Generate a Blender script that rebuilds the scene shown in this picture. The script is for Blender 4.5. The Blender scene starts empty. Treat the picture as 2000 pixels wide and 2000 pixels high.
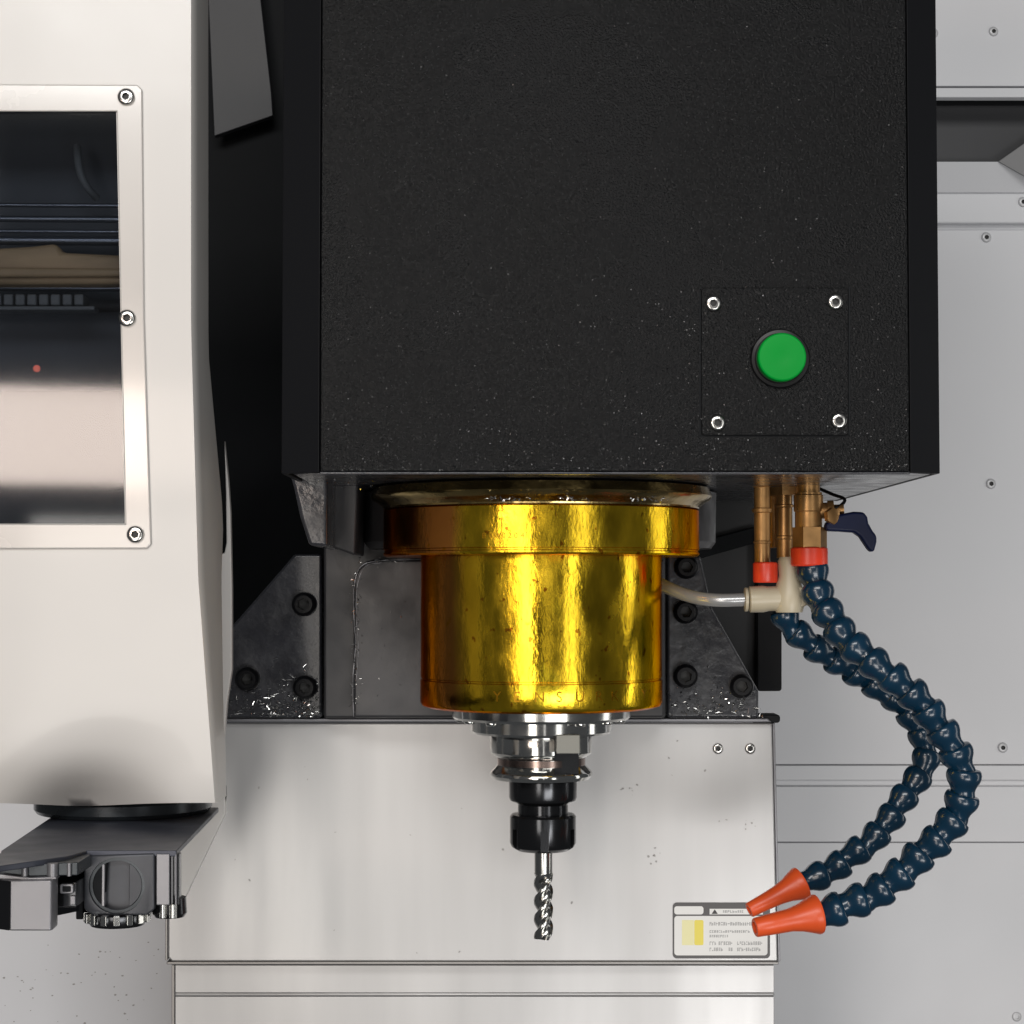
import bpy, bmesh, math, random
from mathutils import Vector, Matrix
random.seed(7)
S = 0.001                       # every dimension below is in millimetres
sc = bpy.context.scene
COL = sc.collection
F = 3756.0; TH = math.atan(150/F); D = 1200.0

# ---------------------------------------------------------------- camera, world, lamps, exposure
cam_d = bpy.data.cameras.new("camera"); cam = bpy.data.objects.new("camera", cam_d); COL.objects.link(cam)
cam_d.sensor_width = 36; cam_d.lens = 36*F/2000; cam_d.clip_start = 0.01; cam_d.clip_end = 50
cam.location = (0, -D*S, 0); cam.rotation_euler = (math.pi/2 + TH, 0, 0)
sc.camera = cam
world = bpy.data.worlds.new("World"); sc.world = world; world.use_nodes = True
bg = world.node_tree.nodes["Background"]; bg.inputs[0].default_value = (0.93, 0.96, 1, 1); bg.inputs[1].default_value = 0.07
sc.view_settings.view_transform = 'Standard'; sc.view_settings.look = 'None'
sc.view_settings.exposure = 0; sc.view_settings.gamma = 1

def lamp(name, loc, target, w, h, radiance, col=(1, 1, 1)):
    d = bpy.data.lights.new(name, 'AREA'); d.shape = 'RECTANGLE'; d.size = w; d.size_y = h
    d.energy = radiance*math.pi*w*h; d.color = col
    o = bpy.data.objects.new(name, d); COL.objects.link(o); o.location = loc
    o.rotation_euler = (Vector(target)-Vector(loc)).to_track_quat('-Z', 'Y').to_euler()
    return o
lamp("ceiling_lamp", (-0.22, -2.5, 1.10), (0.0, 0.1, -0.05), 1.7, 0.46, 13, (1, .985, .96))
lamp("window_light", (-0.52, -2.05, -0.36), (0.0, 0.0, -0.10), 0.42, 0.95, 5.2, (1, .94, .87))
lamp("low_bench_light", (0.75, -2.2, -0.95), (0.4, 0.3, -0.2), 1.1, 0.5, 9.0, (1, .98, .96))  # added fill imitating bounce from below; no such lamp stands there
lamp("doorway_light", (-0.72, -2.05, 0.235), (-0.2, 0.0, 0.02), 0.62, 0.15, 17.0, (1, .83, .72))
lamp("aisle_light", (0.93, -1.75, -0.10), (0.0, 0.0, 0.0), 0.27, 1.2, 2.6, (1, .99, .96))
lamp("aisle_light_narrow", (0.20, -2.3, 0.0), (0.0, 0.0, 0.0), 0.07, 1.2, 1.4, (1, .97, .93))
lamp("side_light", (1.15, -0.02, -0.05), (0.0, 0.0, 0.0), 0.18, 0.9, 2.4, (1, .98, .94))

# ---------------------------------------------------------------- helpers
def at(u, v, Y):
    """point of the plane Y (mm) that the survey of the photograph gives for pixel u, v"""
    dx = (u-1000)/F; dy = -(v-1000)/F
    t = (Y+D)/(math.cos(TH)-dy*math.sin(TH))
    return (dx*t, Y, t*(dy*math.cos(TH)+math.sin(TH)))
def X(u, Y, v=1150): return at(u, v, Y)[0]
def Z(v, Y): return at(1000, v, Y)[2]

def node_mat(name, base, rough=.5, metal=0, bump=None, var=None, rvar=None, coat=0, spec=.5, aniso=0, stretch=(1, 1, 1), spots=None, tint=None, painted_reflection=None):
    """bump=(scale, strength, distance_mm) var=(scale, amount) rvar=(scale, amount) spots=(scale, threshold, colour)"""
    m = bpy.data.materials.new(name); m.use_nodes = True
    nt = m.node_tree; p = nt.nodes["Principled BSDF"]
    p.inputs["Base Color"].default_value = (*base, 1); p.inputs["Roughness"].default_value = rough
    p.inputs["Metallic"].default_value = metal; p.inputs["Coat Weight"].default_value = coat
    p.inputs["Coat Roughness"].default_value = .08; p.inputs["Specular IOR Level"].default_value = spec
    p.inputs["Anisotropic"].default_value = aniso
    if tint: p.inputs["Specular Tint"].default_value = (*tint, 1)
    tc = nt.nodes.new("ShaderNodeTexCoord"); mp = nt.nodes.new("ShaderNodeMapping")
    nt.links.new(tc.outputs["Object"], mp.inputs[0]); mp.inputs["Scale"].default_value = stretch
    def noise(scale, detail=5):
        n = nt.nodes.new("ShaderNodeTexNoise"); n.inputs["Scale"].default_value = scale
        n.inputs["Detail"].default_value = detail; nt.links.new(mp.outputs[0], n.inputs["Vector"]); return n
    col_out = None
    if var:
        n = noise(var[0]); mr = nt.nodes.new("ShaderNodeMapRange")
        mr.inputs[1].default_value = .3; mr.inputs[2].default_value = .7
        mr.inputs[3].default_value = 1-var[1]; mr.inputs[4].default_value = 1+var[1]
        nt.links.new(n.outputs[0], mr.inputs[0])
        mx = nt.nodes.new("ShaderNodeVectorMath"); mx.operation = 'SCALE'
        mx.inputs[0].default_value = base; nt.links.new(mr.outputs[0], mx.inputs["Scale"]); col_out = mx.outputs[0]
        nt.links.new(col_out, p.inputs["Base Color"])
    if painted_reflection:
        # copper reflection painted into the colour left of the axis, with an uneven border
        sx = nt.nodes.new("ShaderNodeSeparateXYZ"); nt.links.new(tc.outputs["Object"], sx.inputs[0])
        n = noise(painted_reflection[0], 3); ad = nt.nodes.new("ShaderNodeMath"); ad.operation = 'MULTIPLY_ADD'
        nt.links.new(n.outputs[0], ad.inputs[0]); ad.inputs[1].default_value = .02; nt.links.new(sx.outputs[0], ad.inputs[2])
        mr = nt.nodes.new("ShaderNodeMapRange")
        mr.inputs[1].default_value = painted_reflection[1]; mr.inputs[2].default_value = painted_reflection[2]
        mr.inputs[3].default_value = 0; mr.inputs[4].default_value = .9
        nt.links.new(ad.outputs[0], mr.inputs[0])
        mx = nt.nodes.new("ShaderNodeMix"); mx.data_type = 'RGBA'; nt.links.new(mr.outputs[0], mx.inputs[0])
        nt.links.new(col_out, mx.inputs[6]); mx.inputs[7].default_value = (*painted_reflection[3], 1)
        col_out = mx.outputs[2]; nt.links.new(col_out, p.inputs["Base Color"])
    if spots:
        n = noise(spots[0], 2); nt.links.new(tc.outputs["Object"], n.inputs["Vector"]); mr = nt.nodes.new("ShaderNodeMapRange")
        mr.inputs[1].default_value = spots[1]; mr.inputs[2].default_value = spots[1]+.04
        nt.links.new(n.outputs[0], mr.inputs[0])
        mx = nt.nodes.new("ShaderNodeMix"); mx.data_type = 'RGBA'
        nt.links.new(mr.outputs[0], mx.inputs[0])
        if col_out: nt.links.new(col_out, mx.inputs[6])
        else: mx.inputs[6].default_value = (*base, 1)
        mx.inputs[7].default_value = (*spots[2], 1); nt.links.new(mx.outputs[2], p.inputs["Base Color"])
    if rvar:
        n = noise(rvar[0]); mr = nt.nodes.new("ShaderNodeMapRange")
        mr.inputs[1].default_value = .3; mr.inputs[2].default_value = .7
        mr.inputs[3].default_value = max(.02, rough-rvar[1]); mr.inputs[4].default_value = rough+rvar[1]
        nt.links.new(n.outputs[0], mr.inputs[0]); nt.links.new(mr.outputs[0], p.inputs["Roughness"])
    if bump:
        n = noise(bump[0], 5); b = nt.nodes.new("ShaderNodeBump")
        b.inputs["Strength"].default_value = bump[1]; b.inputs["Distance"].default_value = bump[2]*S
        nt.links.new(n.outputs[0], b.inputs["Height"]); nt.links.new(b.outputs[0], p.inputs["Normal"])
    return m
M = {}
M['powder'] = node_mat('black_wrinkle_powder_coat', (.0026, .0029, .0035), .16, 0, bump=(820, 1, .7), var=(9, .3), rvar=(6, .08), spec=.12, spots=(760, .66, (.022, .022, .023)))  # pale spots paint the glints of the wrinkle grains into the colour
M['black'] = node_mat("black_satin_paint", (.0065, .007, .0085), .5, 0, bump=(300, .15, .2), spec=.15)
M['void'] = node_mat("dark_column_paint", (.006, .007, .0085), .7, 0, var=(6, .3), spec=.2)  # near-black colour, mostly painting the shade of unlit voids
M['cast'] = node_mat("dark_grey_casting_paint", (.032, .0315, .034), .42, 0, bump=(70, .25, 1.0), var=(25, .25), rvar=(40, .12))
M['castwet'] = node_mat("oily_casting_paint", (.030, .031, .037), .28, 0, bump=(170, .45, 1.2), var=(40, .3), rvar=(60, .15), coat=.3)
M['darksteel'] = node_mat("dark_sheet", (.018, .019, .021), .55, 0, var=(8, .15))
M['gold'] = node_mat('gold_film_on_steel', (.84, .55, .030), .20, 1, tint=(.62, .22, .08), bump=(300, .5, .35), var=(45, .32), rvar=(70, .10), stretch=(1, 1, .5), spots=(170, .67, (.42, .17, .01)), painted_reflection=(16, -.033, -.043, (.48, .17, .05)))
M['goldsmear'] = node_mat("oily_gold_collar", (.34, .25, .10), .2, 1, bump=(45, .7, 1.5), var=(40, .4), rvar=(60, .1))
M['chrome'] = node_mat("ground_steel", (.62, .62, .60), .13, 1, bump=(200, .05, .2), rvar=(60, .05))
M['keysteel'] = node_mat("matte_key_steel", (.22, .22, .20), .5, .5, bump=(400, .2, .2))
M['brown'] = node_mat("heat_tinted_steel", (.33, .25, .22), .22, 1)
M['blacksteel'] = node_mat("black_oxide_steel", (.05, .052, .056), .17, .9, bump=(150, .06, .2), rvar=(60, .05))
M['carbide'] = node_mat("ground_carbide", (.50, .50, .48), .2, 1, bump=(300, .1, .2))
M['coverwhite'] = node_mat("warm_white_paint", (.64, .62, .597), .34, 0, bump=(500, .04, .1), var=(5, .02), rvar=(20, .05), coat=.15)
M['framewhite'] = node_mat("glossy_frame_paint", (.55, .525, .50), .24, .05, var=(8, .02), rvar=(15, .05), coat=.7)
M['wallpaint'] = node_mat("grey_enclosure_paint", (.68, .687, .712), .42, 0, bump=(260, .03, .2), var=(4, .03), rvar=(10, .06))
M['walldark'] = node_mat("shaded_grey_panel", (.040, .041, .045), .5, 0, var=(5, .05))  # even dark grey for the recess and upper guard panels
M['wallscrew'] = node_mat('painted_screw', (.55, .555, .57), .35, .15)
M['gusset'] = node_mat('grey_gusset_paint', (.22, .22, .225), .5)
M['brushed'] = node_mat('brushed_cover_sheet', (.515, .512, .51), .36, .45, bump=(60, .16, .25), var=(22, .08), rvar=(13, .09), stretch=(1, 1, .10), spots=(85, .80, (.33, .32, .31)))
M['sheetedge'] = node_mat("cover_edge", (.30, .29, .28), .4, .6)
M['blue'] = node_mat("navy_hose_plastic", (.003, .026, .056), .24, 0, bump=(120, .05, .3), var=(30, .2), coat=.25)
M['navy'] = node_mat("dark_navy_handle", (.005, .010, .045), .4, 0, spec=.25, var=(40, .2))
M['orange'] = node_mat("orange_nozzle_plastic", (.80, .10, .022), .36, 0, var=(30, .12), bump=(120, .05, .3))
M['red'] = node_mat("red_orange_collar", (.82, .055, .02), .34, 0, var=(60, .2))
M['beige'] = node_mat("beige_fitting_plastic", (.50, .44, .32), .36, 0, var=(30, .06))
M['brass'] = node_mat("aged_brass", (.42, .235, .09), .38, .75, bump=(140, .25, .5), var=(70, .3), rvar=(60, .12))
M['hose'] = node_mat("grey_tube", (.42, .43, .44), .25, .45, bump=(150, .05, .3))
M['screw'] = node_mat("zinc_screw", (.55, .54, .52), .2, 1, bump=(200, .1, .2))
M['socket'] = node_mat("socket_shade_steel", (.03, .03, .03), .5, .5)
M['green'] = node_mat("green_button_plastic", (.0, .30, .035), .4, 0, var=(40, .05), spec=.15)
M['black_gloss'] = node_mat("black_plastic", (.005, .005, .006), .3, 0, spec=.25)
M['armtop'] = node_mat("dark_arm_steel", (.045, .05, .068), .42, .3, bump=(90, .1, .4), var=(20, .2), rvar=(30, .1))
M['armface'] = node_mat("grey_arm_face", (.045, .048, .056), .38, .4, bump=(120, .1, .3), var=(40, .2))
M['jaw'] = node_mat("ground_jaw_steel", (.22, .22, .235), .38, .6, var=(30, .08))
M['disc'] = node_mat("dark_disc", (.03, .036, .042), .3, .5, rvar=(30, .1))
M['label'] = node_mat("label_white", (.82, .82, .80), .35)
M['ink'] = node_mat("label_black_ink", (.02, .018, .018), .4)
M['inkgrey'] = node_mat("label_grey_ink", (.38, .38, .38), .5)
M['plategrey'] = node_mat('label_dark_border', (.07, .065, .065), .35)
M['yellow'] = node_mat("label_yellow", (.85, .72, .10), .4)
M['paleyellow'] = node_mat("label_pale_yellow", (.86, .82, .45), .4)
M['engrave'] = node_mat("engraved_groove", (.34, .17, .012), .35, 1)
M['cavity'] = node_mat("cavity_blue_grey", (.085, .095, .11), .5, 0, var=(15, .3))
M['card'] = node_mat("pinkish_plywood", (.62, .46, .36), .6, 0, var=(40, .12), spots=(130, .68, (.45, .28, .2)))
M['wood'] = node_mat("brown_casting", (.56, .39, .22), .5, 0, bump=(40, .3, 1.5), var=(30, .45), stretch=(.35, 1, 2))
M['rail'] = node_mat("rail_steel", (.22, .24, .28), .3, .8)
M['terminal'] = node_mat("grey_terminal", (.20, .21, .215), .5)
M['dirt'] = node_mat('dried_coolant_dirt', (.34, .33, .32), .6)
M['grain'] = node_mat('glossy_black_paint_grain', (.006, .0062, .007), .18, 0, spec=.9)
M['chip'] = node_mat("metal_chips", (.75, .75, .74), .18, 1)
m = bpy.data.materials.new("tinted_pane"); m.use_nodes = True; nt = m.node_tree; nt.nodes.remove(nt.nodes["Principled BSDF"])
tr = nt.nodes.new("ShaderNodeBsdfTransparent"); tr.inputs[0].default_value = (.60, .62, .65, 1)
gl = nt.nodes.new("ShaderNodeBsdfGlossy"); gl.inputs["Roughness"].default_value = .05
fr = nt.nodes.new("ShaderNodeFresnel"); fr.inputs[0].default_value = 1.5
mx = nt.nodes.new("ShaderNodeMixShader"); nt.links.new(fr.outputs[0], mx.inputs[0])
nt.links.new(tr.outputs[0], mx.inputs[1]); nt.links.new(gl.outputs[0], mx.inputs[2])
nt.links.new(mx.outputs[0], nt.nodes["Material Output"].inputs[0]); M['pane'] = m
m = bpy.data.materials.new("red_indicator_light"); m.use_nodes = True; p = m.node_tree.nodes["Principled BSDF"]
p.inputs["Base Color"].default_value = (.6, .05, .03, 1); p.inputs["Emission Color"].default_value = (1, .25, .18, 1)
p.inputs["Emission Strength"].default_value = .9; M['led'] = m

def thing(name, label, cat, loc, group=None, kind=None):
    o = bpy.data.objects.new(name, None); COL.objects.link(o); o.location = Vector(loc)*S
    o.empty_display_size = .02
    if kind: o['kind'] = kind
    if label: o['label'] = label
    if cat: o['category'] = cat
    if group: o['group'] = group
    return o
def origin(o):
    v = Vector((0, 0, 0))
    while o: v = v+Vector(o.location); o = o.parent
    return v
def obj(name, bm, mat, parent=None, bevel=0, label=None, angle=32, seg=2):
    bmesh.ops.remove_doubles(bm, verts=bm.verts, dist=1e-5)
    bmesh.ops.recalc_face_normals(bm, faces=bm.faces)
    off = origin(parent) if parent else Vector((0, 0, 0))
    for v in bm.verts: v.co = v.co*S-off
    me = bpy.data.meshes.new(name); bm.to_mesh(me); bm.free()
    for p in me.polygons: p.use_smooth = True
    me.set_sharp_from_angle(angle=math.radians(angle))
    me.materials.append(M[mat] if isinstance(mat, str) else mat)
    o = bpy.data.objects.new(name, me); COL.objects.link(o)
    if parent: o.parent = parent
    if bevel:
        b = o.modifiers.new("bevel", 'BEVEL'); b.width = bevel*S; b.segments = seg; b.limit_method = 'ANGLE'
        b.angle_limit = math.radians(40); b.harden_normals = True
    if label: o['label'] = label
    return o
def boxm(x0, x1, y0, y1, z0, z1, bm=None):
    bm = bm or bmesh.new()
    v = [bm.verts.new(c) for c in ((x0, y0, z0), (x1, y0, z0), (x1, y1, z0), (x0, y1, z0), (x0, y0, z1), (x1, y0, z1), (x1, y1, z1), (x0, y1, z1))]
    for f in ((0, 1, 2, 3), (4, 5, 6, 7), (0, 1, 5, 4), (1, 2, 6, 5), (2, 3, 7, 6), (3, 0, 4, 7)): bm.faces.new([v[i] for i in f])
    return bm
def prism(pts, vec, bm=None):
    """polygon of 3D points swept along vec"""
    bm = bm or bmesh.new(); vec = Vector(vec)
    a = [bm.verts.new(p) for p in pts]; b = [bm.verts.new(Vector(p)+vec) for p in pts]; n = len(pts)
    bm.faces.new(a); bm.faces.new(b[::-1])
    for i in range(n): bm.faces.new((a[i], a[(i+1) % n], b[(i+1) % n], b[i]))
    return bm
def front(px, Y, depth, bm=None):
    return prism([at(u, v, Y) for u, v in px], (0, depth, 0), bm)
def rect(u0, u1, v0, v1): return [(u0, v0), (u1, v0), (u1, v1), (u0, v1)]
def rrect(u0, u1, v0, v1, r, n=5):
    out = []
    for cx, cy, a0 in ((u1-r, v0+r, -90), (u1-r, v1-r, 0), (u0+r, v1-r, 90), (u0+r, v0+r, 180)):
        for k in range(n+1):
            a = math.radians(a0+90*k/n); out.append((cx+r*math.cos(a), cy+r*math.sin(a)))
    return out
def lathe(prof, c, axis=(0, 0, 1), n=96, bm=None, closed=True):
    """prof: (radius, height along axis) list; c: origin"""
    bm = bm or bmesh.new(); q = Vector((0, 0, 1)).rotation_difference(Vector(axis).normalized()); c = Vector(c)
    rings = []
    for r, h in prof:
        if r < 1e-6: rings.append([bm.verts.new(c+q @ Vector((0, 0, h)))])
        else: rings.append([bm.verts.new(c+q @ Vector((r*math.cos(2*math.pi*k/n), r*math.sin(2*math.pi*k/n), h))) for k in range(n)])
    for A, B in zip(rings, rings[1:]):
        for k in range(n):
            l = (k+1) % n
            if len(A) == 1 and len(B) == 1: continue
            if len(A) == 1: bm.faces.new((A[0], B[k], B[l]))
            elif len(B) == 1: bm.faces.new((A[k], A[l], B[0]))
            else: bm.faces.new((A[k], A[l], B[l], B[k]))
    if closed:
        if len(rings[0]) > 1: bm.faces.new(rings[0])
        if len(rings[-1]) > 1: bm.faces.new(rings[-1][::-1])
    return bm
def spline(pts, n):
    """evenly spaced points along a Catmull-Rom curve"""
    P = [Vector(p) for p in pts]; P = [2*P[0]-P[1]]+P+[2*P[-1]-P[-2]]; raw = []
    for i in range(1, len(P)-2):
        for k in range(24):
            t = k/24; a, b, c, d = P[i-1:i+3]
            raw.append(.5*((2*b)+(c-a)*t+(2*a-5*b+4*c-d)*t*t+(3*b-a-3*c+d)*t**3))
    raw.append(P[-2]); L = [0]
    for a, b in zip(raw, raw[1:]): L.append(L[-1]+(b-a).length)
    out = []; j = 0
    for k in range(n+1):
        s = L[-1]*k/n
        while j < len(L)-2 and L[j+1] < s: j += 1
        f = (s-L[j])/max(1e-9, L[j+1]-L[j]); out.append(raw[j].lerp(raw[j+1], f))
    return out
def tube(path, r, n=20, bm=None):
    bm = bm or bmesh.new(); rings = []; up = Vector((.13, .9, .3))
    for i, p in enumerate(path):
        t = (path[min(i+1, len(path)-1)]-path[max(i-1, 0)]).normalized()
        a = t.cross(up).normalized(); b = a.cross(t)
        rr = r(i/(len(path)-1)) if callable(r) else r
        rings.append([bm.verts.new(p+a*rr*math.cos(2*math.pi*k/n)+b*rr*math.sin(2*math.pi*k/n)) for k in range(n)])
    for A, B in zip(rings, rings[1:]):
        for k in range(n): bm.faces.new((A[k], A[(k+1) % n], B[(k+1) % n], B[k]))
    bm.faces.new(rings[0]); bm.faces.new(rings[-1][::-1]); return bm
def cut(o, cutters):
    for bm in cutters:
        bmesh.ops.recalc_face_normals(bm, faces=bm.faces)
        me = bpy.data.meshes.new("cutter"); off = origin(o)
        for v in bm.verts: v.co = v.co*S-off
        bm.to_mesh(me); bm.free(); c = bpy.data.objects.new("cutter", me); COL.objects.link(c)
        c.location = off
        md = o.modifiers.new("cut", 'BOOLEAN'); md.object = c; md.solver = 'EXACT'
        bpy.context.view_layer.update(); dg = bpy.context.evaluated_depsgraph_get()
        nm = bpy.data.meshes.new_from_object(o.evaluated_get(dg)); o.modifiers.remove(md)
        o.data = nm; bpy.data.objects.remove(c)
        for p in nm.polygons: p.use_smooth = True
        nm.set_sharp_from_angle(angle=math.radians(32))
_screws = {}
def screw(parent, p, r, normal=(0, -1, 0), mat='screw', name='screw', hexr=.48, h=.55, sub=True):
    """socket head screw: domed head with a hexagonal recess"""
    key = (round(r, 2), mat, name, hexr, h)
    if key not in _screws:
        bm = bmesh.new(); n = 24; rings = []
        prof = [(r, 0), (r, h*r*.55), (r*.9, h*r*.85), (r*.72, h*r)]
        for rr, hh in prof: rings.append([bm.verts.new((rr*math.cos(2*math.pi*k/n), rr*math.sin(2*math.pi*k/n), hh)) for k in range(n)])
        def hexa(R, hh):
            out = []
            for k in range(n):
                a = 2*math.pi*k/n; f = math.cos(math.pi/6)/math.cos((a % (math.pi/3))-math.pi/6)
                out.append(bm.verts.new((R*f*math.cos(a), R*f*math.sin(a), hh)))
            return out
        rings.append(hexa(r*hexr, h*r)); rings.append(hexa(r*hexr*.96, h*r*.2))
        for A, B in zip(rings, rings[1:]):
            for k in range(n): bm.faces.new((A[k], A[(k+1) % n], B[(k+1) % n], B[k]))
        f = bm.faces.new(rings[-1]); f.material_index = 1
        for fc in bm.faces:
            if all(v in rings[-1] or v in rings[-2] for v in fc.verts): fc.material_index = 1
        bmesh.ops.recalc_face_normals(bm, faces=bm.faces)
        for v in bm.verts: v.co *= S
        me = bpy.data.meshes.new(name); bm.to_mesh(me); bm.free()
        for q in me.polygons: q.use_smooth = True
        me.set_sharp_from_angle(angle=math.radians(35)); me.materials.append(M[mat]); me.materials.append(M['socket'])
        _screws[key] = me
    o = bpy.data.objects.new(name, _screws[key]); COL.objects.link(o); o.parent = parent
    o.location = Vector(p)*S-origin(parent)
    q = Vector((0, 0, 1)).rotation_difference(Vector(normal))
    o.rotation_euler = (q @ Matrix.Rotation(random.uniform(0, 1), 3, 'Z').to_quaternion()).to_euler()
    return o

AX = 18.2                         # x of the spindle axis
# ================================================================ SETTING: enclosure behind
YW = 500
wall = thing("enclosure_wall", None, None, (300, YW, -300), kind='structure')
wp = lambda px, Y, d, name, mat='wallpaint', bev=.8: obj(name, front(px, Y, d), mat, wall, bevel=bev)
wp(rect(1200, 2500, 400, 2700), YW+5, 10, "backing_panel")
wp(rect(1300, 2500, 449, 1493), YW, 4, "middle_panel")
wp(rect(1300, 2500, 1495, 1524), YW+1, 3, "seam_strip")
wp(rect(1300, 2500, 1536, 1644.5), YW+1, 3, "seam_panel")
wp(rect(1300, 2500, 1646, 2700), YW+.5, 4, "bottom_panel")
wp(rect(1500, 2500, 376, 436), YW-6, 22, "ledge_strip", bev=2.5)
# underside-facing slope and dark recess above the ledge
bm = bmesh.new(); a = [at(1500, 316, YW-26), at(2500, 316, YW-26), at(2500, 376, YW-6), at(1500, 376, YW-6)]
prism(a, (0, 25, 0), bm); obj("sloped_strip", bm, 'wallpaint', wall)
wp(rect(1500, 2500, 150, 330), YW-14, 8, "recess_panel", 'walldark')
wp(rect(1300, 2500, -700, 168), YW-60, 8, "upper_panel", bev=1)
wp(rect(1300, 2500, 171, 190), YW-63, 12, "folded_edge", bev=1)
wp(rect(1300, 2500, 186, 205), YW-18, 3, "dark_gap", 'void')
wp([(1950, 315), (2040, 252), (2060, 250), (2060, 372), (2040, 366)], YW-29, 3, "corner_gusset", 'gusset')
for u, v in ((1823, 65), (1940, 62)): screw(wall, at(u, v, YW-60), 4.0, mat='wallscrew')
for u, v in ((1935, 945), (1958, 1460), (1985, 1985), (1926, 464), (1998, 395)):
    screw(wall, at(u, v, YW if v > 440 and v < 1500 else YW-6 if v < 440 else YW+2), 4.4, mat='wallscrew')
# floor-side and left background panel
wp(rect(-500, 420, 1200, 2700), 330, 10, "left_panel")
# near-black sheet painting the shadowed void behind the head
column = thing("machine_column", "black machine column standing in the shadow behind the white tool changer and the spindle head", "machine column", (0, 300, -100))
obj("column_face", front(rect(300, 1470, -300, 1400), 262, 60), 'void', column)
obj("side_guard", front([(1290, 900), (1478, 900), (1478, 1350), (1290, 1350)], 205, 30), 'darksteel', column, bevel=1)
obj("guard_brace", front([(1300, 1075), (1478, 1028), (1478, 1060), (1300, 1110)], 197, 7), 'void', column, bevel=1)
obj("rubber_wiper", front(rrect(1479, 1527, 1040, 1350, 6), 190, 35), 'black', column, bevel=1)
guard = thing("upper_guard_panel", "dark grey slanted sheet panel hanging at the top between white tool changer and black head", "guard panel", at(470, 0, 255))
obj("guard_sheet", front([(395, -260), (480, -260), (530, 180), (533, 226), (418, 266)], 240, 8), M['walldark'], guard, bevel=.8)

# ================================================================ casting behind the spindle
cast = thing("head_casting", "dark grey painted spindle head casting behind the gold spindle, speckled with chips and oil", "machine casting", (AX, 60, -90))
obj("neck_back", front(rect(632, 1300, 935, 1403), 78, 120), 'cast', cast, bevel=2)
pts = [(1298, 1402), (690, 1402)]
for k in range(9):
    a = math.radians(180+90*k/8); pts.append((738+48*math.cos(a), 1140+48*math.sin(a)))
pts.append((1298, 1092))
obj("neck_front", front(pts, 60, 16), 'cast', cast, bevel=2.2, seg=3)
obj("nose_boss", lathe([(112, 26), (115, 30), (115.5, 62)], (AX, 64, 0), n=128), 'cast', cast)
obj("casting_ear", front([(566, 926), (640, 926), (640, 1068), (604, 1066), (586, 1010), (573, 950)], -60, 110), 'castwet', cast, bevel=2.5, seg=3)
obj("ear_ledge", front([(640, 930), (700, 930), (694, 1085), (640, 1066)], -10, 70), 'cast', cast, bevel=2)
for (px, bolts, nm) in (([(425, 1402), (425, 1255), (575, 1082), (629, 1082), (629, 1402)], ((595, 1180), (485, 1326), (597, 1342)), 1),
                        ([(1303, 1402), (1303, 1085), (1368, 1085), (1392, 1188), (1482, 1350), (1482, 1402)], ((1340, 1108), (1338, 1195), (1338, 1320), (1447, 1340)), 2)):
    pl = obj("bolting_plate", front(px, 96, 30), 'castwet', cast, bevel=2)
    for u, v in bolts:
        screw(pl, at(u, v, 96), 8.2, mat='black_gloss', name='bolt', h=1.0, hexr=.5)

for k, (off, rr) in enumerate(((2, .42), (9, .30))):
    P = [(690+off, 1400), (690+off-2, 1330), (692+off, 1260), (688+off, 1200), (690+off, 1142), (704+off, 1106), (738+off, 1094+off*.5), (800, 1093), (880, 1092)]
    P = P[k:len(P)-2*k]
    obj("worn_edge", tube(spline([Vector(at(u+random.uniform(-1.5, 1.5), v, 59.6)) for u, v in P], 90), lambda t, q=rr: q*(.25+.95*abs(math.sin(t*41)*math.sin(t*17+1))), 6), 'jaw', cast)
# ================================================================ way cover
cov = thing("way_cover", "pale brushed steel way cover plate below the spindle, carrying a warning label", "way cover", at(920, 1880, 110))
obj("front_sheet", front([(328, 1412), (1508, 1412), (1519, 1878), (336, 1878), (328, 1870)], 110, 5), 'brushed', cov, bevel=1.2, seg=3)
obj("top_lip", front([(430, 1403), (1500, 1403), (1508, 1411), (430, 1411)], 100, 30), 'jaw', cov, bevel=1)
obj("lip_corner", front(rrect(1468, 1524, 1396, 1412, 6), 104, 20), 'black', cov, bevel=1)
obj("bottom_edge", front(rect(325, 1521, 1878.5, 1884), 108.5, 18), 'sheetedge', cov, bevel=.6)
obj("side_edge", front(rect(322.5, 327, 1400, 1876), 111, 20), 'sheetedge', cov, bevel=.4)
obj("right_edge", front([(1508.8, 1412), (1513.5, 1412), (1524, 1878), (1519.8, 1878)], 111.5, 20), 'jaw', cov, bevel=.4)
obj("lower_sheet", front(rect(342, 1512, 1885, 1939), 128, 6), 'brushed', cov, bevel=.5)
obj("lower_step", front(rect(341, 1513, 1939.2, 1946), 126.5, 6), 'brushed', cov, bevel=1.2, seg=3)
obj("bottom_sheet", front(rect(342, 1512, 1946.3, 2500), 128.5, 6), 'brushed', cov, bevel=.5)
obj("lower_side_edge", front(rect(335, 341, 1885, 2500), 132, 20), 'sheetedge', cov, bevel=.4)
for u, v in ((1402, 1462), (1465, 1462)): screw(cov, at(u, v, 110), 3.6)
bm = bmesh.new()
for _ in range(46):
    u, v = random.choice(((1468, 1615), (1272, 1672), (1285, 1685), (1225, 1545))) if random.random() < .4 else (random.uniform(440, 1500), random.uniform(1440, 1870))
    u += random.gauss(0, 9); v += random.gauss(0, 9); c_ = random.uniform(.8, 3.2); a_ = random.uniform(0, 3); e_ = random.uniform(.3, 1)
    front([(u+c_*math.cos(t)*math.cos(a_)-c_*e_*math.sin(t)*math.sin(a_), v+c_*math.cos(t)*math.sin(a_)+c_*e_*math.sin(t)*math.cos(a_)) for t in (0, 1.1, 2.0, 3.1, 4.2, 5.3)], 109.85, .1, bm)
o = obj("dirt_specks", bm, 'dirt', cov); o['kind'] = 'stuff'
bm = bmesh.new()
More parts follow.
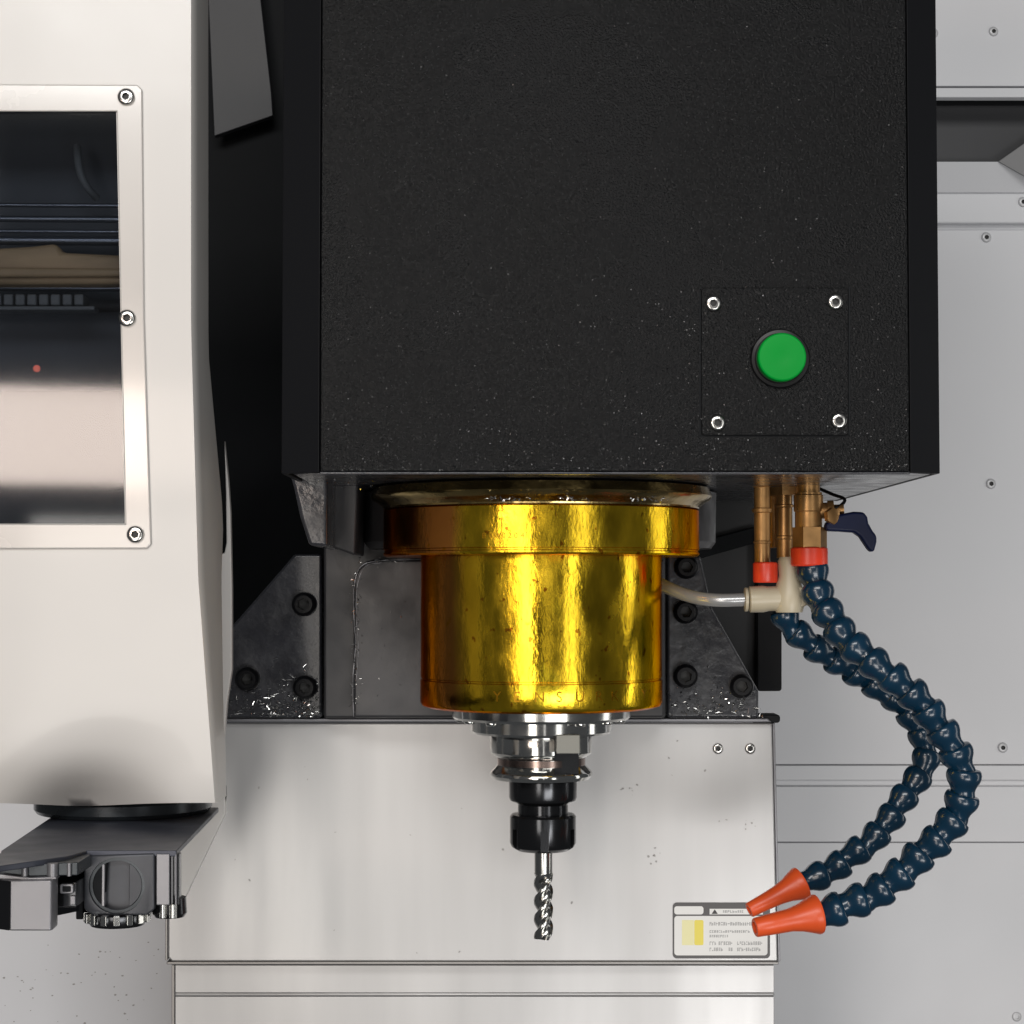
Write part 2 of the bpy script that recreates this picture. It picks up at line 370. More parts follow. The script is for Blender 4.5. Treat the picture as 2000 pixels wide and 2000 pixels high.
for _ in range(60):
    u, v = random.uniform(-20, 320), random.uniform(1830, 2020); c_ = random.uniform(.8, 3)
    front([(u+c_*math.cos(t), v+c_*random.uniform(.3, 1)*math.sin(t)) for t in (0, 1.1, 2.0, 3.1, 4.2, 5.3)], 329.8, .1, bm)
o = obj("dirt_specks", bm, 'dirt', wall); o['kind'] = 'stuff'

# warning label
lab = thing("warning_label", "small white warning label with yellow panel on the steel cover's lower right corner", "label", at(1408, 1816, 109))
obj("label_plate", front(rrect(1314, 1504, 1763, 1872, 8), 109.4, .5), 'plategrey', lab)
obj("label_sheet", front(rrect(1317, 1499, 1789, 1866, 6), 109.2, .15), 'label', lab)
obj("label_header", front(rrect(1317, 1374, 1770, 1786, 5), 109.2, .15), 'label', lab)
obj("label_title_box", front(rect(1386, 1490, 1775, 1786), 109.2, .15), 'label', lab)
obj("yellow_panel", front(rrect(1356, 1374, 1797, 1846, 3), 109.05, .12), 'yellow', lab)
obj("pale_yellow_panel", front(rect(1332, 1355, 1797, 1846), 109.05, .12), 'paleyellow', lab)
obj("warning_triangle", front([(1390, 1785), (1396, 1776), (1402, 1785)], 109.05, .12), 'ink', lab)
bm = bmesh.new()
for (v0, h, segs) in ((1801, 7, ((1386, 1470),)), (1817, 5, ((1386, 1465),)), (1826, 5, ((1386, 1420),)), (1839, 7, ((1386, 1430), (1440, 1486))), (1851, 7, ((1386, 1412), (1423, 1431), (1440, 1486))), (1778, 5, ((1412, 1450),)), (1840, 0, ())):
    for a, b in segs:
        u = a
        while u < b:
            w = random.uniform(2.2, 4.2)
            for q in range(3):
                if random.random() < .75: front(rect(u, u+w, v0+q*h/3, v0+q*h/3+h*.22), 109.07, .1, bm)
            if random.random() < .7: front(rect(u, u+1.1, v0, v0+h), 109.05, .1, bm)
            u += w+1.2
o = obj("print_lines", bm, 'inkgrey', lab); o['kind'] = 'stuff'

# ================================================================ spindle head cover (black box)
ZB = 64.0
head = thing("spindle_head_cover", "large black wrinkle-painted sheet metal box above the gold spindle", "machine cover", (40, 0, ZB))
obj("cover_body", prism([(-103, -147, ZB+1.5), (217, -147, ZB+1.5), (233, -136, ZB+1.5), (233, 197, ZB+1.5), (-122, 197, ZB+1.5), (-122, -136, ZB+1.5)], (0, 0, 360)), 'black', head)
fp = obj("front_panel", boxm(-105, 217.5, -150, -147.5, ZB, 430), 'powder', head, bevel=.8)
for nm, pl in (("corner_strip", [(-105.6, -149.4), (-127.5, -138), (-127.5, 196), (-124.5, 196), (-124.5, -136.5), (-105.6, -146.6)]),
               ("corner_strip", [(218.1, -149.4), (236.5, -139), (236.5, 196), (233.8, 196), (233.8, -137.5), (218.1, -146.6)])):
    obj(nm, prism([(x, y, ZB-.4) for x, y in pl], (0, 0, 366)), 'black', head, bevel=.5)
obj("bottom_plate", prism([(-104, -146, ZB-.5), (216, -146, ZB-.5), (232, -135, ZB-.5), (232, 196, ZB-.5), (-121, 196, ZB-.5), (-121, -135, ZB-.5)], (0, 0, 1.8)), 'castwet', head)
obj("bottom_fold", boxm(-105, 217.5, -151.2, -147, ZB-1.6, ZB-.1), 'castwet', head, bevel=.5)
# raised paint grains, denser towards the lower edge
bm = bmesh.new()
for _ in range(9000):
    f_ = random.random()**1.9; x = random.uniform(-103, 216); z = ZB+1+f_*250
    if random.random() > .35+.65*math.exp(-f_*2.2): continue
    y = -149.95
    if X(1370, -152) < x < X(1657, -152) and Z(850, -152) < z < Z(562, -152): y = -151.95
    k = random.uniform(.28, .62); a0 = random.uniform(0, 6)
    ring = [bm.verts.new((x+k*random.uniform(.7, 1.3)*math.cos(a0+t), y, z+k*random.uniform(.7, 1.3)*math.sin(a0+t))) for t in (0, 1.57, 3.14, 4.71)]
    tp = bm.verts.new((x+random.uniform(-.3, .3)*k, y-k*random.uniform(.15, .6), z+random.uniform(-.3, .3)*k))
    for q in range(4): bm.faces.new((ring[q], ring[(q+1) % 4], tp))
me_ = obj("paint_grains", bm, 'grain', head, angle=5); me_['kind'] = 'stuff'
# access plate and button
ap = obj("button_plate", front(rrect(1370, 1657, 562, 850, 7), -152, 1.95), 'powder', head, bevel=.4)
for u, v in ((1393, 593), (1631, 590), (1401, 826), (1638, 822)): screw(ap, at(u, v, -152), 4.4)
# shadow painted as dark gap round the plate
shade_strips = bmesh.new()
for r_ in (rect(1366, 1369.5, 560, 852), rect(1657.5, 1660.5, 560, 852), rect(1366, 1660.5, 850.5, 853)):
    front(r_, -150.3, .25, shade_strips)
obj("plate_gap", shade_strips, 'void', head)
c = at(1523, 701, -152)
pb = obj("push_button", lathe([(16.2, 0), (16.2, 1.6), (15.6, 2.2), (14, 2.4), (13.8, 4)], c, (0, -1, 0), 64), 'black_gloss', head)
obj("button_cap", lathe([(13.2, 2.6), (13.2, 8.5), (12.9, 9.4), (12.2, 9.9), (6, 10.1), (3.5, 9.9), (0, 9.8)], c, (0, -1, 0), 64), 'green', pb, label="bright green round push button cap")

# ================================================================ spindle cartridge
sp = thing("spindle", "gold film-covered round spindle cartridge hanging under the black head", "spindle", (AX, 0, -80))
obj("collar", lathe([(100, 63.4), (104.5, 62), (106.2, 57), (105, 55), (101.5, 53), (98.5, 50.2), (98.3, 49.2)], (AX, 0, 0), n=160), 'goldsmear', sp)
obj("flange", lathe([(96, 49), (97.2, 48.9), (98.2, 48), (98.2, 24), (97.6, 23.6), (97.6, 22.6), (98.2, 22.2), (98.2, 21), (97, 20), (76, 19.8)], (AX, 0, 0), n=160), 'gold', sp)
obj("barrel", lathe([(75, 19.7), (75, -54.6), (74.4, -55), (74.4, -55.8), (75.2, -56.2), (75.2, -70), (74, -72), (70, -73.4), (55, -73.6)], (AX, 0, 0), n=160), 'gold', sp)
obj("nose_ring", lathe([(56, -73.5), (55.5, -79), (54, -80.6), (44, -80.8)], (AX, 0, 0), n=128), 'chrome', sp)
obj("nose_step", lathe([(43.6, -80.7), (43.6, -88), (42.4, -89.4), (30, -89.6)], (AX, 0, 0), n=128), 'chrome', sp)
for k, a in enumerate((-152, -128, -63, -38, -14, 190)):
    a = math.radians(a)
    screw(sp, (AX+50*math.cos(a), 50*math.sin(a), -80.7), 3.2, (0, 0, -1), mat='chrome')
key = obj("drive_key", boxm(AX+8.2, AX+22.6, -44, -20, -98.8, -87.4), 'keysteel', sp, bevel=.7)
obj("drive_key", boxm(AX-22.6, AX-8.2, 20, 44, -98.8, -87.4), 'keysteel', sp, bevel=.7)
# engraved lettering round the lower band
def letter(ch, ang, z, size, R, parent, name):
    cu = bpy.data.curves.new("t", 'FONT'); cu.body = ch; cu.size = size*S; cu.extrude = .04*S; cu.align_x = 'CENTER'; cu.align_y = 'CENTER'
    cu.resolution_u = 3
    t = bpy.data.objects.new("t", cu); COL.objects.link(t); bpy.context.view_layer.update()
    me = bpy.data.meshes.new_from_object(t.evaluated_get(bpy.context.evaluated_depsgraph_get()))
    bpy.data.objects.remove(t)
    me.transform(Matrix.Rotation(math.pi/2, 4, 'X'))
    me.materials.clear(); me.materials.append(M['engrave'])
    o = bpy.data.objects.new(name, me); COL.objects.link(o); o.parent = parent
    a = math.asin(ang)
    o.location = (Vector((AX+R*math.sin(a), -R*math.cos(a), z)))*S-origin(parent); o.rotation_euler = (0, 0, a)
for ch, u in zip("YENSURKY", (972, 1008, 1050, 1086, 1124, 1160, 1190, 1248)):
    letter(ch, (u-1056.5)/236.0, -63.4, 8.6, 75.22, sp, "engraved_letter")
for ch, u in zip("B0W0204", (948, 960, 972, 984, 995, 1006, 1018)):
    letter(ch, (u-1056.5)/310.0, 30.5, 4.6, 98.25, sp, "engraved_letter")

# ================================================================ tool holder
th = thing("tool_holder", "polished steel tool holder with black collet nut in the spindle nose", "tool holder", (AX, 0, -160))
fl = obj("holder_flange", lathe([(24, -90), (31.3, -90.2), (31.6, -91), (31.6, -101), (30.5, -102.5), (27.2, -104.6), (27.2, -109), (31.2, -113), (31.8, -114), (31.8, -115.4), (30, -117.6), (22, -118.6)], (AX, 0, 0), n=128), 'chrome', th)
cut(fl, [boxm(AX+7.5, AX+22, -60, -24, -112.5, -80)])
obj("slot_floor", boxm(AX+7.2, AX+22.4, -24.6, -22, -112.8, -90), 'blacksteel', th)
obj("groove_band", lathe([(27.45, -104.8), (27.45, -108.8)], (AX, 0, 0), n=96, closed=False), 'brown', th)
cut(th.children[-1], [boxm(AX+7.5, AX+22, -60, -20, -112.5, -80)]) if False else None
obj("holder_body", lathe([(20.4, -118.4), (21.2, -119), (21.2, -129), (20.4, -131), (16, -133), (15.6, -133.4), (15.6, -139.6)], (AX+1, 0, 0), n=96), 'blacksteel', th)
nut = obj("collet_nut", lathe([(15.6, -139.2), (19.4, -139.6), (20.6, -141), (20.6, -157), (19.4, -159.6), (16, -161.8), (9, -162.4), (8, -161.2), (5.9, -160.8)], (AX+1, 0, 0), n=96), 'blacksteel', th)
cut(nut, [prism([(AX+1+math.sin(a)*r, -math.cos(a)*r, -164) for a, r in ((a0-.13, 17.8), (a0-.13, 26), (a0+.13, 26), (a0+.13, 17.8))], (0, 0, 16)) for a0 in [math.radians(k*60+2) for k in range(6)]])

# ================================================================ end mill
em = thing("end_mill", "bright fluted end mill clamped in the black collet nut", "cutting tool", (AX+1.5, 0, -216))
EX = AX+1.3
obj("shank", lathe([(5.6, -160), (5.6, -176), (5.2, -178)], (EX, 0, 0), n=48), 'carbide', em)
bm = bmesh.new(); n = 72; H = 90; rings = []
for j in range(H+1):
    z = -176-(216.5-176)*j/H; tw = (z+176)/33*2*math.pi; ring = []
    fade = min(1, j/12)
    for k in range(n):
        a = 2*math.pi*k/n; ph = (a*3/(2*math.pi)) % 1
        # three lobes: land, sharp drop, round gullet
        lobe = 1.0 if ph < .16 else (1-.14*(ph-.16)/.12 if ph < .28 else .5+.36*(abs((ph-.66)/.38))**1.8 if ph < 1 else 1)
        r = 5.95*(1+(lobe-1)*fade)
        ring.append(bm.verts.new((EX+r*math.cos(a+tw), r*math.sin(a+tw), z)))
    rings.append(ring)
for A, B in zip(rings, rings[1:]):
    for k in range(n): bm.faces.new((A[k], A[(k+1) % n], B[(k+1) % n], B[k]))
bm.faces.new(rings[0]); cv = bm.verts.new((EX, 0, -215.2))
for k in range(n): bm.faces.new((rings[-1][k], rings[-1][(k+1) % n], cv))
obj("flutes", bm, 'carbide', em, angle=25)

# ================================================================ coolant fittings
def at3(l): return [Vector(at(*q)) for q in l]
manifold = thing("brass_coolant_manifold", "aged brass pipes and shutoff valve with dark navy lever under the head's right side", "coolant valve", at(1530, 940, -15))
def vpipe(name, u, v0, v1, Y, r, mat='brass', parent=manifold, n=32, rings=()):
    x = X(u, Y); z0 = Z(v0, Y); z1 = Z(v1, Y); pr = [(r, z0)]
    for (rv0, rv1, rr) in rings: pr += [(r, Z(rv0, Y)), (rr, Z(rv0, Y)-.6), (rr, Z(rv1, Y)+.6), (r, Z(rv1, Y))]
    pr.append((r, z1)); return obj(name, lathe(pr, (x, Y, 0), n=n), mat, parent)
vpipe("pipe", 1489, 928, 1104, -6, 4.9, rings=((940, 952, 5.8), (992, 1002, 6.2), (1056, 1062, 5.4)))
vpipe("pipe", 1533, 928, 1090, 8, 5.0, rings=((985, 992, 6), (1046, 1054, 5.6)))
vpipe("pipe", 1512, 940, 1070, 20, 4.2)
vpipe("hex_fitting", 1545, 925, 968, 6, 13.5, n=6)
vpipe("valve_neck", 1580, 925, 970, -18, 7)
vb = vpipe("valve_body", 1580, 962, 1032, -22, 8.3, rings=((966, 1000, 9),))
vpipe("valve_nut", 1582, 1030, 1072, -22, 10.6, n=6)
c = at(1600, 998, -22)
obj("valve_stem", lathe([(5, 0), (5, 5), (6.2, 5.2), (6.2, 9), (3.4, 9.2), (3.4, 15)], c, (1, -.15, .05), 24), 'brass', manifold)
obj("stem_nut", lathe([(5.2, 0), (5.2, 3.4), (3, 4)], at(1622, 1008, -30), (.5, -1, 0), 6), 'brass', manifold)
lever = [(1612, 1024), (1625, 1010), (1642, 1004), (1668, 999), (1688, 1000), (1695, 1010), (1697, 1022), (1706, 1038), (1713, 1046), (1713, 1058), (1709, 1074), (1704, 1080), (1696, 1072), (1680, 1048), (1668, 1040), (1640, 1038), (1614, 1037)]
obj("lever", front(lever, -32, 9), 'navy', manifold, bevel=1.8, seg=3, label="dark navy shutoff lever")
obj("wire_clip", tube(spline(at3([(1600, 985, -20), (1632, 992, -26), (1650, 976, -20), (1625, 965, -10), (1590, 950, 0)]), 30), 1.1, 8), 'black_gloss', manifold)

elbow = thing("beige_push_fitting", "beige plastic tee fitting joining the grey tube beside the red collar", "hose fitting", at(1530, 1150, -12))
obj("fitting_stem", lathe([(5.6, Z(1088, -14)), (6.8, Z(1096, -14)), (6.2, Z(1125, -14)), (9.5, Z(1158, -14)), (9.8, Z(1180, -14)), (8.2, Z(1196, -14))], (X(1541, -14), -14, 0), n=40), 'beige', elbow)
a = Vector(at(1462, 1171, -14)); b = Vector(at(1545, 1168, -14))
obj("fitting_barrel", lathe([(6.6, 0), (8, .8), (8.2, 9), (7.6, 12), (7.6, (b-a).length)], a, (b-a), 40), 'beige', elbow)
obj("release_ring", lathe([(4, 0), (7.4, .5), (7.4, 2.2), (4, 2.6)], Vector(at(1453, 1171, -14)), (1, 0, 0), 32), 'beige', elbow)
obj("fitting_lug", lathe([(5.5, -5), (6.2, -4), (6.2, 4), (5.5, 5)], at(1562, 1166, -16), (0, -1, 0), 32), 'beige', elbow)
tubeth = thing("coolant_tube", "shiny grey tube curving from behind the gold spindle to the beige fitting", "tube", at(1380, 1170, 0))
obj("tube_run", tube(spline(at3([(1180, 1090, 50), (1250, 1120, 35), (1300, 1146, 15), (1350, 1165, -2), (1400, 1172, -12), (1462, 1171, -14)]), 60), 4.1, 24), 'hose', tubeth)

def link_mesh(R, L):
    pr = [(R*.80, -.05*L), (R*.93, -.03*L), (R*.99, .04*L), (R*1.03, .16*L), (R*1.02, .30*L), (R*.95, .45*L), (R*.84, .58*L), (R*.75, .70*L), (R*.69, .84*L), (R*.72, 1.0*L), (R*.72, 1.15*L), (R*.3, 1.2*L)]
    bm = lathe(pr, (0, 0, 0), n=28)
    # moulded grip flats round the socket rim
    bmesh.ops.recalc_face_normals(bm, faces=bm.faces)
    for v in bm.verts: v.co *= S
    me = bpy.data.meshes.new("hose_link"); bm.to_mesh(me); bm.free()
    for p in me.polygons: p.use_smooth = True
    me.set_sharp_from_angle(angle=math.radians(50)); me.materials.append(M['blue']); return me
def coolant_hose(path, nlinks, R, label, nozzle_len, collar, colmat, tipr, name="coolant_hose"):
    t = thing(name, label, "coolant hose", path[0], group="blue segmented coolant hoses")
    P = spline(path, nlinks); L = (P[1]-P[0]).length; me = link_mesh(R, L)
    for i in range(nlinks):
        o = bpy.data.objects.new("hose_link", me); COL.objects.link(o); o.parent = t
        o.location = P[i]*S-origin(t); d = (P[i+1]-P[i]).normalized(); d = (d+Vector((random.uniform(-.1, .1), random.uniform(-.1, .1), random.uniform(-.1, .1)))).normalized()
        q = Vector((0, 0, 1)).rotation_difference(d)
        o.rotation_euler = (q @ Matrix.Rotation(random.uniform(0, 6), 3, 'Z').to_quaternion()).to_euler()
    d = nozzle_len[1].normalized(); E = P[-1]; NL = nozzle_len[0]
    obj("nozzle", lathe([(R*.85, -1), (R*1.13, 0), (R*1.16, 1.5), (R*1.02, 5), (R*.80, NL*.28), (R*.66, NL*.45), (tipr*1.12, NL*.7), (tipr, NL-.6), (tipr*.9, NL), (tipr*.62, NL), (tipr*.6, NL-6), (0, NL-6)], E, d, 40), 'orange', t, angle=40)
    if collar:
        u, v0, v1, Y, r = collar
        obj("collar", lathe([(r*.9, Z(v0, Y)), (r, Z(v0, Y)-.8), (r, Z(v1, Y)+1), (r*.93, Z(v1, Y))], (X(u, Y), Y, 0), n=48), colmat, t)
    return t
outer = at3([(1584, 1106, -22), (1602, 1172, -30), (1640, 1232, -42), (1673, 1268, -50), (1717, 1300, -56), (1760, 1335, -60), (1801, 1372, -62), (1828, 1410, -63), (1856, 1450, -64), (1880, 1492, -64), (1884, 1530, -64), (1874, 1580, -62), (1847, 1627, -62), (1803, 1663, -62), (1760, 1708, -62), (1706, 1746, -62), (1651, 1770, -62), (1598, 1785, -62)])
tip = Vector(at(1474, 1812, -70))-Vector(at(1598, 1785, -62))
coolant_hose(outer, 20, 10.1, "thicker blue segmented coolant hose looping farthest right, with the lower orange nozzle", (tip.length, tip), (1581, 1069, 1106, -22, 11.3), 'red', 5.6)
inner = at3([(1528, 1192, -8), (1556, 1238, -6), (1598, 1270, -3), (1640, 1296, 0), (1685, 1322, 4), (1730, 1350, 6), (1772, 1388, 6), (1800, 1428, 6), (1812, 1465, 4), (1800, 1508, 0), (1767, 1557, -6), (1737, 1602, -10), (1697, 1645, -14), (1652, 1681, -16), (1612, 1706, -18), (1566, 1724, -20)])
tip = Vector(at(1463, 1778, -28))-Vector(at(1566, 1724, -20))
coolant_hose(inner, 17, 8.9, "thinner blue segmented coolant hose starting under the beige fitting, with the upper orange nozzle", (tip.length, tip), (1495, 1098, 1138, -12, 7.6), 'red', 4.6)

# ================================================================ tool changer cover (white, left)
YC = -155
def wu(v): return 227+17*max(0, min(1, (v-218)/805)) if v > 218 else 227
def ru(v):
    if v < 640: return 373
    if v < 1130: return 373+14*(v-640)/490
    return 387+33*(v-1130)/440
def cy(u, v):
    s = max(0, (v-1370)/200.0)
    g = math.exp(-((u-165-60*(1-s))/105.0)**2)
    return YC+(36*s**2.1)*g+5*s**3
tcov = thing("tool_changer_cover", "tall warm white painted tool changer cover with a screwed-on window at left", "machine cover", (-230, -120, -110))
bm = bmesh.new()
lf = [-120+((0)-(-120))*k/2 for k in range(3)]
vs = [-120, 0, 120, 218]+[218+805*k/14 for k in range(1, 15)]+[1023+547*k/44 for k in range(1, 45)]
grid = []
for v in vs:
    us = [-120+(wu(v)+120)*k/16 for k in range(17)]+[wu(v)+(ru(v)-wu(v))*k/10 for k in range(1, 11)]
    vv = v
    grid.append([bm.verts.new(at(u, v if v < 1569 else v+6*math.exp(-((u-160)/110)**2)-2, cy(u, v))) for u in us])
for i in range(len(vs)-1):
    for j in range(26):
        if 218 <= vs[i] < 1022 and j < 16: continue
        bm.faces.new((grid[i][j], grid[i][j+1], grid[i+1][j+1], grid[i+1][j]))
# returned edges: right side and bottom
def depth_at(v):
    T = [(-200, 54), (680, 54), (1000, 92), (1150, 75), (1390, 48), (1600, 33)]
    for (a, x), (b, y) in zip(T, T[1:]):
        if v <= b: return x+(y-x)*max(0, v-a)/(b-a)
dep = [depth_at(v) for v in vs]
back = [[Vector(r[-1].co)+Vector((1.2, 3, 0)), Vector(r[-1].co)+Vector((1.8, 12, 0)), Vector(r[-1].co)+Vector((1, dd, 0))] for r, dd in zip(grid, dep)]
bv = [[bm.verts.new(p) for p in b] for b in back]
for i in range(len(vs)-1):
    ch0 = [grid[i][-1]]+bv[i]; ch1 = [grid[i+1][-1]]+bv[i+1]
    for k in range(3): bm.faces.new((ch0[k], ch0[k+1], ch1[k+1], ch1[k]))
bb = [bm.verts.new((q.co.x, max(q.co.y+10, -112), q.co.z+1)) for q in grid[-1]]
for j in range(26): bm.faces.new((grid[-1][j], grid[-1][j+1], bb[j+1], bb[j]))
shell = obj("cover_shell", bm, 'coverwhite', tcov, angle=50)
# window frame
bm = bmesh.new()
o_ = [(-110, 164), (268, 166), (277, 174), (279, 620), (294, 1062), (286, 1071), (-110, 1072)]
i_ = [(-110, 218), (227, 218), (244, 1023), (-110, 1023)]
fr_pts = [(-110, 164), (268, 166), (277, 174), (281, 620), (295, 1062), (287, 1071), (-110, 1072), (-110, 1024), (245, 1024), (236, 620), (228, 217), (-110, 217)]
fro = obj("window_frame", front(fr_pts, YC-2.4, 2.3), 'framewhite', tcov, bevel=.7, seg=3)
for u, v in ((247, 190), (249, 622), (265, 1044)): screw(fro, at(u, v, YC-2.4), 4.7)
obj("window_pane", front([(-110, 214), (230, 214), (247, 1026), (-110, 1026)], YC+1.5, 2), 'pane', tcov)
# bars and a red light added behind the pane to imitate its reflections
YI = YC+62
cav = thing("changer_interior", "dark blue-grey mechanism compartment seen behind the tinted window, with rails and red light", "machine interior", at(60, 620, YI))
obj("back_board", front(rect(-140, 300, 180, 1080), YI, 5), 'cavity', cav)
obj("casting_bar", front([(-140, 492), (60, 480), (110, 474), (118, 492), (250, 498), (250, 555), (-140, 556)], YI-50, 14), 'wood', cav, bevel=3)
obj("lower_casting_bar", front([(-140, 520), (250, 524), (250, 540), (-140, 542)], YI-54, 6), 'wood', cav, bevel=2)
for v, r in ((401, 1.2), (428, 1.8), (452, 1.0), (470, 2.6), (562, 2.2)):
    obj("rail", tube([Vector(at(-140, v-2, YI-36)), Vector(at(60, v, YI-36)), Vector(at(270, v+1, YI-36))], r, 12), 'rail', cav)
for k in range(9):
    obj("terminal", front(rect(-40+k*23, -40+k*23+19, 574, 596), YI-46, 14), 'terminal', cav, bevel=1)
obj("terminal_bar", front(rect(-100, 185, 597, 606), YI-45, 12), 'terminal', cav, bevel=1)
obj("mounting_sheet", front(rect(-140, 260, 610, 763), YI-9, 4), 'cavity', cav)
obj("indicator_light", lathe([(2.0, 0), (2.0, .8), (1.2, 1.3), (0, 1.5)], at(72, 720, YI-9), (0, -1, 0), 24), 'led', cav)
obj("curved_rod", tube(spline(at3([(150, 285, YI-20), (155, 330, YI-26), (168, 362, YI-26), (190, 388, YI-20)]), 20), 2.2, 12), 'terminal', cav)
for nm, px_, y0, y1 in (("cavity_top", (-140, 300, 180, 182), YC+6, YI), ("cavity_floor", (-140, 300, 1076, 1078), YC+6, YI)):
    x0 = X(px_[0], YC); x1 = X(285, YC); z = Z(px_[2], YC+8)
    obj(nm, boxm(x0, x1, y0, y1, z-2, z), 'cavity', cav)
obj("cavity_side", boxm(X(284, YC), X(290, YC), YC+6, YI, Z(1076, YC), Z(180, YC)), 'cavity', cav)

# side bracket behind the cover
br = thing("changer_side_bracket", "light grey vertical bracket plate behind the white cover's right edge, narrowing to a point below", "bracket", at(430, 1400, 5))
obj("bracket_plate", front([(400, 1090), (438, 1080), (442, 1060), (441, 960), (438, 860), (446, 940), (450, 1000), (453, 1150), (453, 1308), (444, 1370), (438, 1440), (441, 1588), (356, 1766), (345, 1700), (345, 1500)], 5, 6), 'coverwhite', br, bevel=1)
obj("slot", front([(432, 1534), (442, 1534), (443, 1552), (441, 1566), (439, 1548), (433, 1556)], 4.4, .4), 'void', br)
obj("slot", front(rrect(428, 434, 1456, 1484, 2.5), 4.4, .4), 'void', br)

# ================================================================ tool changer arm
arm = thing("tool_changer_gripper", "dark steel tool changer arm with gripper under the white cover at lower left", "changer arm", (-230, -90, -150))
cx = X(245, -60)
obj("pivot_disc", lathe([(40, -121), (50, -121.4), (51.6, -123), (51.6, -128.4), (50, -130.6), (40, -130.8)], (cx, -60, 0), n=96), 'disc', arm)
ZT = -131
top = [(-268, -40), (-176, -40), (-168, -231), (-213, -231), (-218, -250), (-243, -285), (-256, -230)]
obj("arm_top_plate", prism([(x, y, ZT) for x, y in top], (0, 0, -3)), 'armtop', arm, bevel=.6)
obj("arm_core", prism([(x, y, ZT-3.2) for x, y in ((-258, -60), (-215, -60), (-205, -205), (-213, -215), (-240, -262), (-250, -200))], (0, 0, -28)), 'void', arm)
# front housing with round recess
hs = obj("gripper_housing", front([(163, 1671), (302, 1667), (302, 1776), (288, 1788), (180, 1788), (163, 1775)], -232, 24), 'armface', arm, bevel=1)
cc = at(228, 1730, -232)
cut(hs, [lathe([(14.0, -2), (14.0, 7)], cc, (0, 1, 0), 64)])
obj("recess_ring", lathe([(12.4, 0), (13.9, 0), (13.9, 6), (12.4, 6)], Vector(cc)+Vector((0, 1.6, 0)), (0, 1, 0), 64, closed=False), 'disc', arm)
c2 = Vector(cc)+Vector((0, 2.2, 0))
hd = []
for k in range(25):
    a = math.radians(-62+124*k/24+0); hd.append((c2.x+12.2*math.cos(a), c2.y, c2.z+12.2*math.sin(a)))
obj("bore_half_disc", prism(hd, (0, 4, 0)), 'armface', arm, bevel=.3)
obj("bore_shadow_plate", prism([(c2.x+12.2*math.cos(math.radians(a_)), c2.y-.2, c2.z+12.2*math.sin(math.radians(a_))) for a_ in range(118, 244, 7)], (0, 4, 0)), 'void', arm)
obj("bright_edge", boxm(X(202, -232), X(208, -232), c2.y-.8, c2.y+4, c2.z-10.5, c2.z+10.5), 'jaw', arm, bevel=.4)
# toothed pocket ring below the housing
rx, ry = X(234, -222), -221
obj("pocket_ring", lathe([(13, Z(1786, -232)), (14.6, Z(1790, -232)), (14.6, Z(1806, -232)), (13.5, Z(1813, -232)), (9, Z(1815, -232))], (rx, ry, 0), n=64), 'blacksteel', arm)
for k in range(16):
    a = math.radians(-172+k*23)
    bm = boxm(-1.6, 1.6, -1.6, 1.6, Z(1806, -232), Z(1786, -232)); bmesh.ops.rotate(bm, verts=bm.verts, cent=(0, 0, 0), matrix=Matrix.Rotation(a+math.pi/2, 3, 'Z'))
    bmesh.ops.translate(bm, verts=bm.verts, vec=(rx+15.2*math.cos(a), ry+15.2*math.sin(a), 0))
    obj("ring_tooth", bm, 'chrome', arm, bevel=.4)
for u0, u1, mt, dy in ((305, 331, 'jaw', 0), (333, 339, 'blacksteel', 2), (341, 345, 'jaw', 1), (346, 350, 'blacksteel', 3)):
    obj("guide_bar", front(rect(u0, u1, 1668, 1768), -232+dy, 7), mt, arm, bevel=.5)
obj("guide_foot", lathe([(8.2, Z(1756, -227)), (8.8, Z(1786, -227)), (7.4, Z(1794, -227)), (4, Z(1795, -227))], (X(335, -222), -221, 0), n=48), 'blacksteel', arm)
for u in (322, 341): obj("foot_pin", lathe([(2, Z(1766, -230)), (2, Z(1792, -230))], (X(u, -232), -230.2, 0), n=16), 'chrome', arm)
obj("housing_side", front(rect(148, 162, 1680, 1796), -224, 20), 'void', arm, bevel=.6)
# left jaw
YJ = -262
obj("jaw_top", front([(-80, 1694), (-2, 1706), (60, 1712), (152, 1710), (152, 1684), (60, 1688), (-80, 1680)], YJ, 30), 'disc', arm, bevel=.6)
obj("jaw_rim", front([(-80, 1700), (0, 1707), (60, 1714), (110, 1712), (110, 1718), (60, 1720), (-80, 1714)], YJ-3, 8), 'jaw', arm, bevel=.6)
for u, w in ((54, 12), (108, 20), (140, 8)): obj("jaw_pin", lathe([(w/7.4, Z(1686, YJ-1)), (w/7.4, Z(1711, YJ-1))], (X(u, YJ-1), YJ-1, 0), n=20), 'jaw', arm)
fx0, fx1 = X(28, YJ-6), X(105, YJ-6); zt, zb = Z(1719, YJ-6), Z(1818, YJ-6)
obj("jaw_block", prism([(fx0, YJ-6, zb), (fx1, YJ-6, zb), (fx1+.8, YJ-4, zb), (fx1+.2, YJ+8, zb), (fx0-18, YJ+8, zb), (fx0-16, YJ+4, zb)], (0, 0, zt-zb)), 'jaw', arm, bevel=.7)
obj("jaw_dark_face", prism([(fx0-.4, YJ-6.3, zb+.4), (fx0-16.4, YJ+3.7, zb+.4), (fx0-17, YJ+2.6, zb+.4), (fx0-.8, YJ-7.2, zb+.4)], (0, 0, zt-zb-.8)), 'black', arm)
obj("spring_housing", front(rect(110, 150, 1722, 1772), YJ+14, 26), 'blacksteel', arm, bevel=.8)
obj("adjusting_screw", front(rrect(116, 143, 1726, 1746, 4), YJ+11, 4), 'jaw', arm, bevel=.6)
obj("adjusting_screw_slot", front(rrect(122, 138, 1731, 1742, 2), YJ+10.6, .5), 'void', arm)
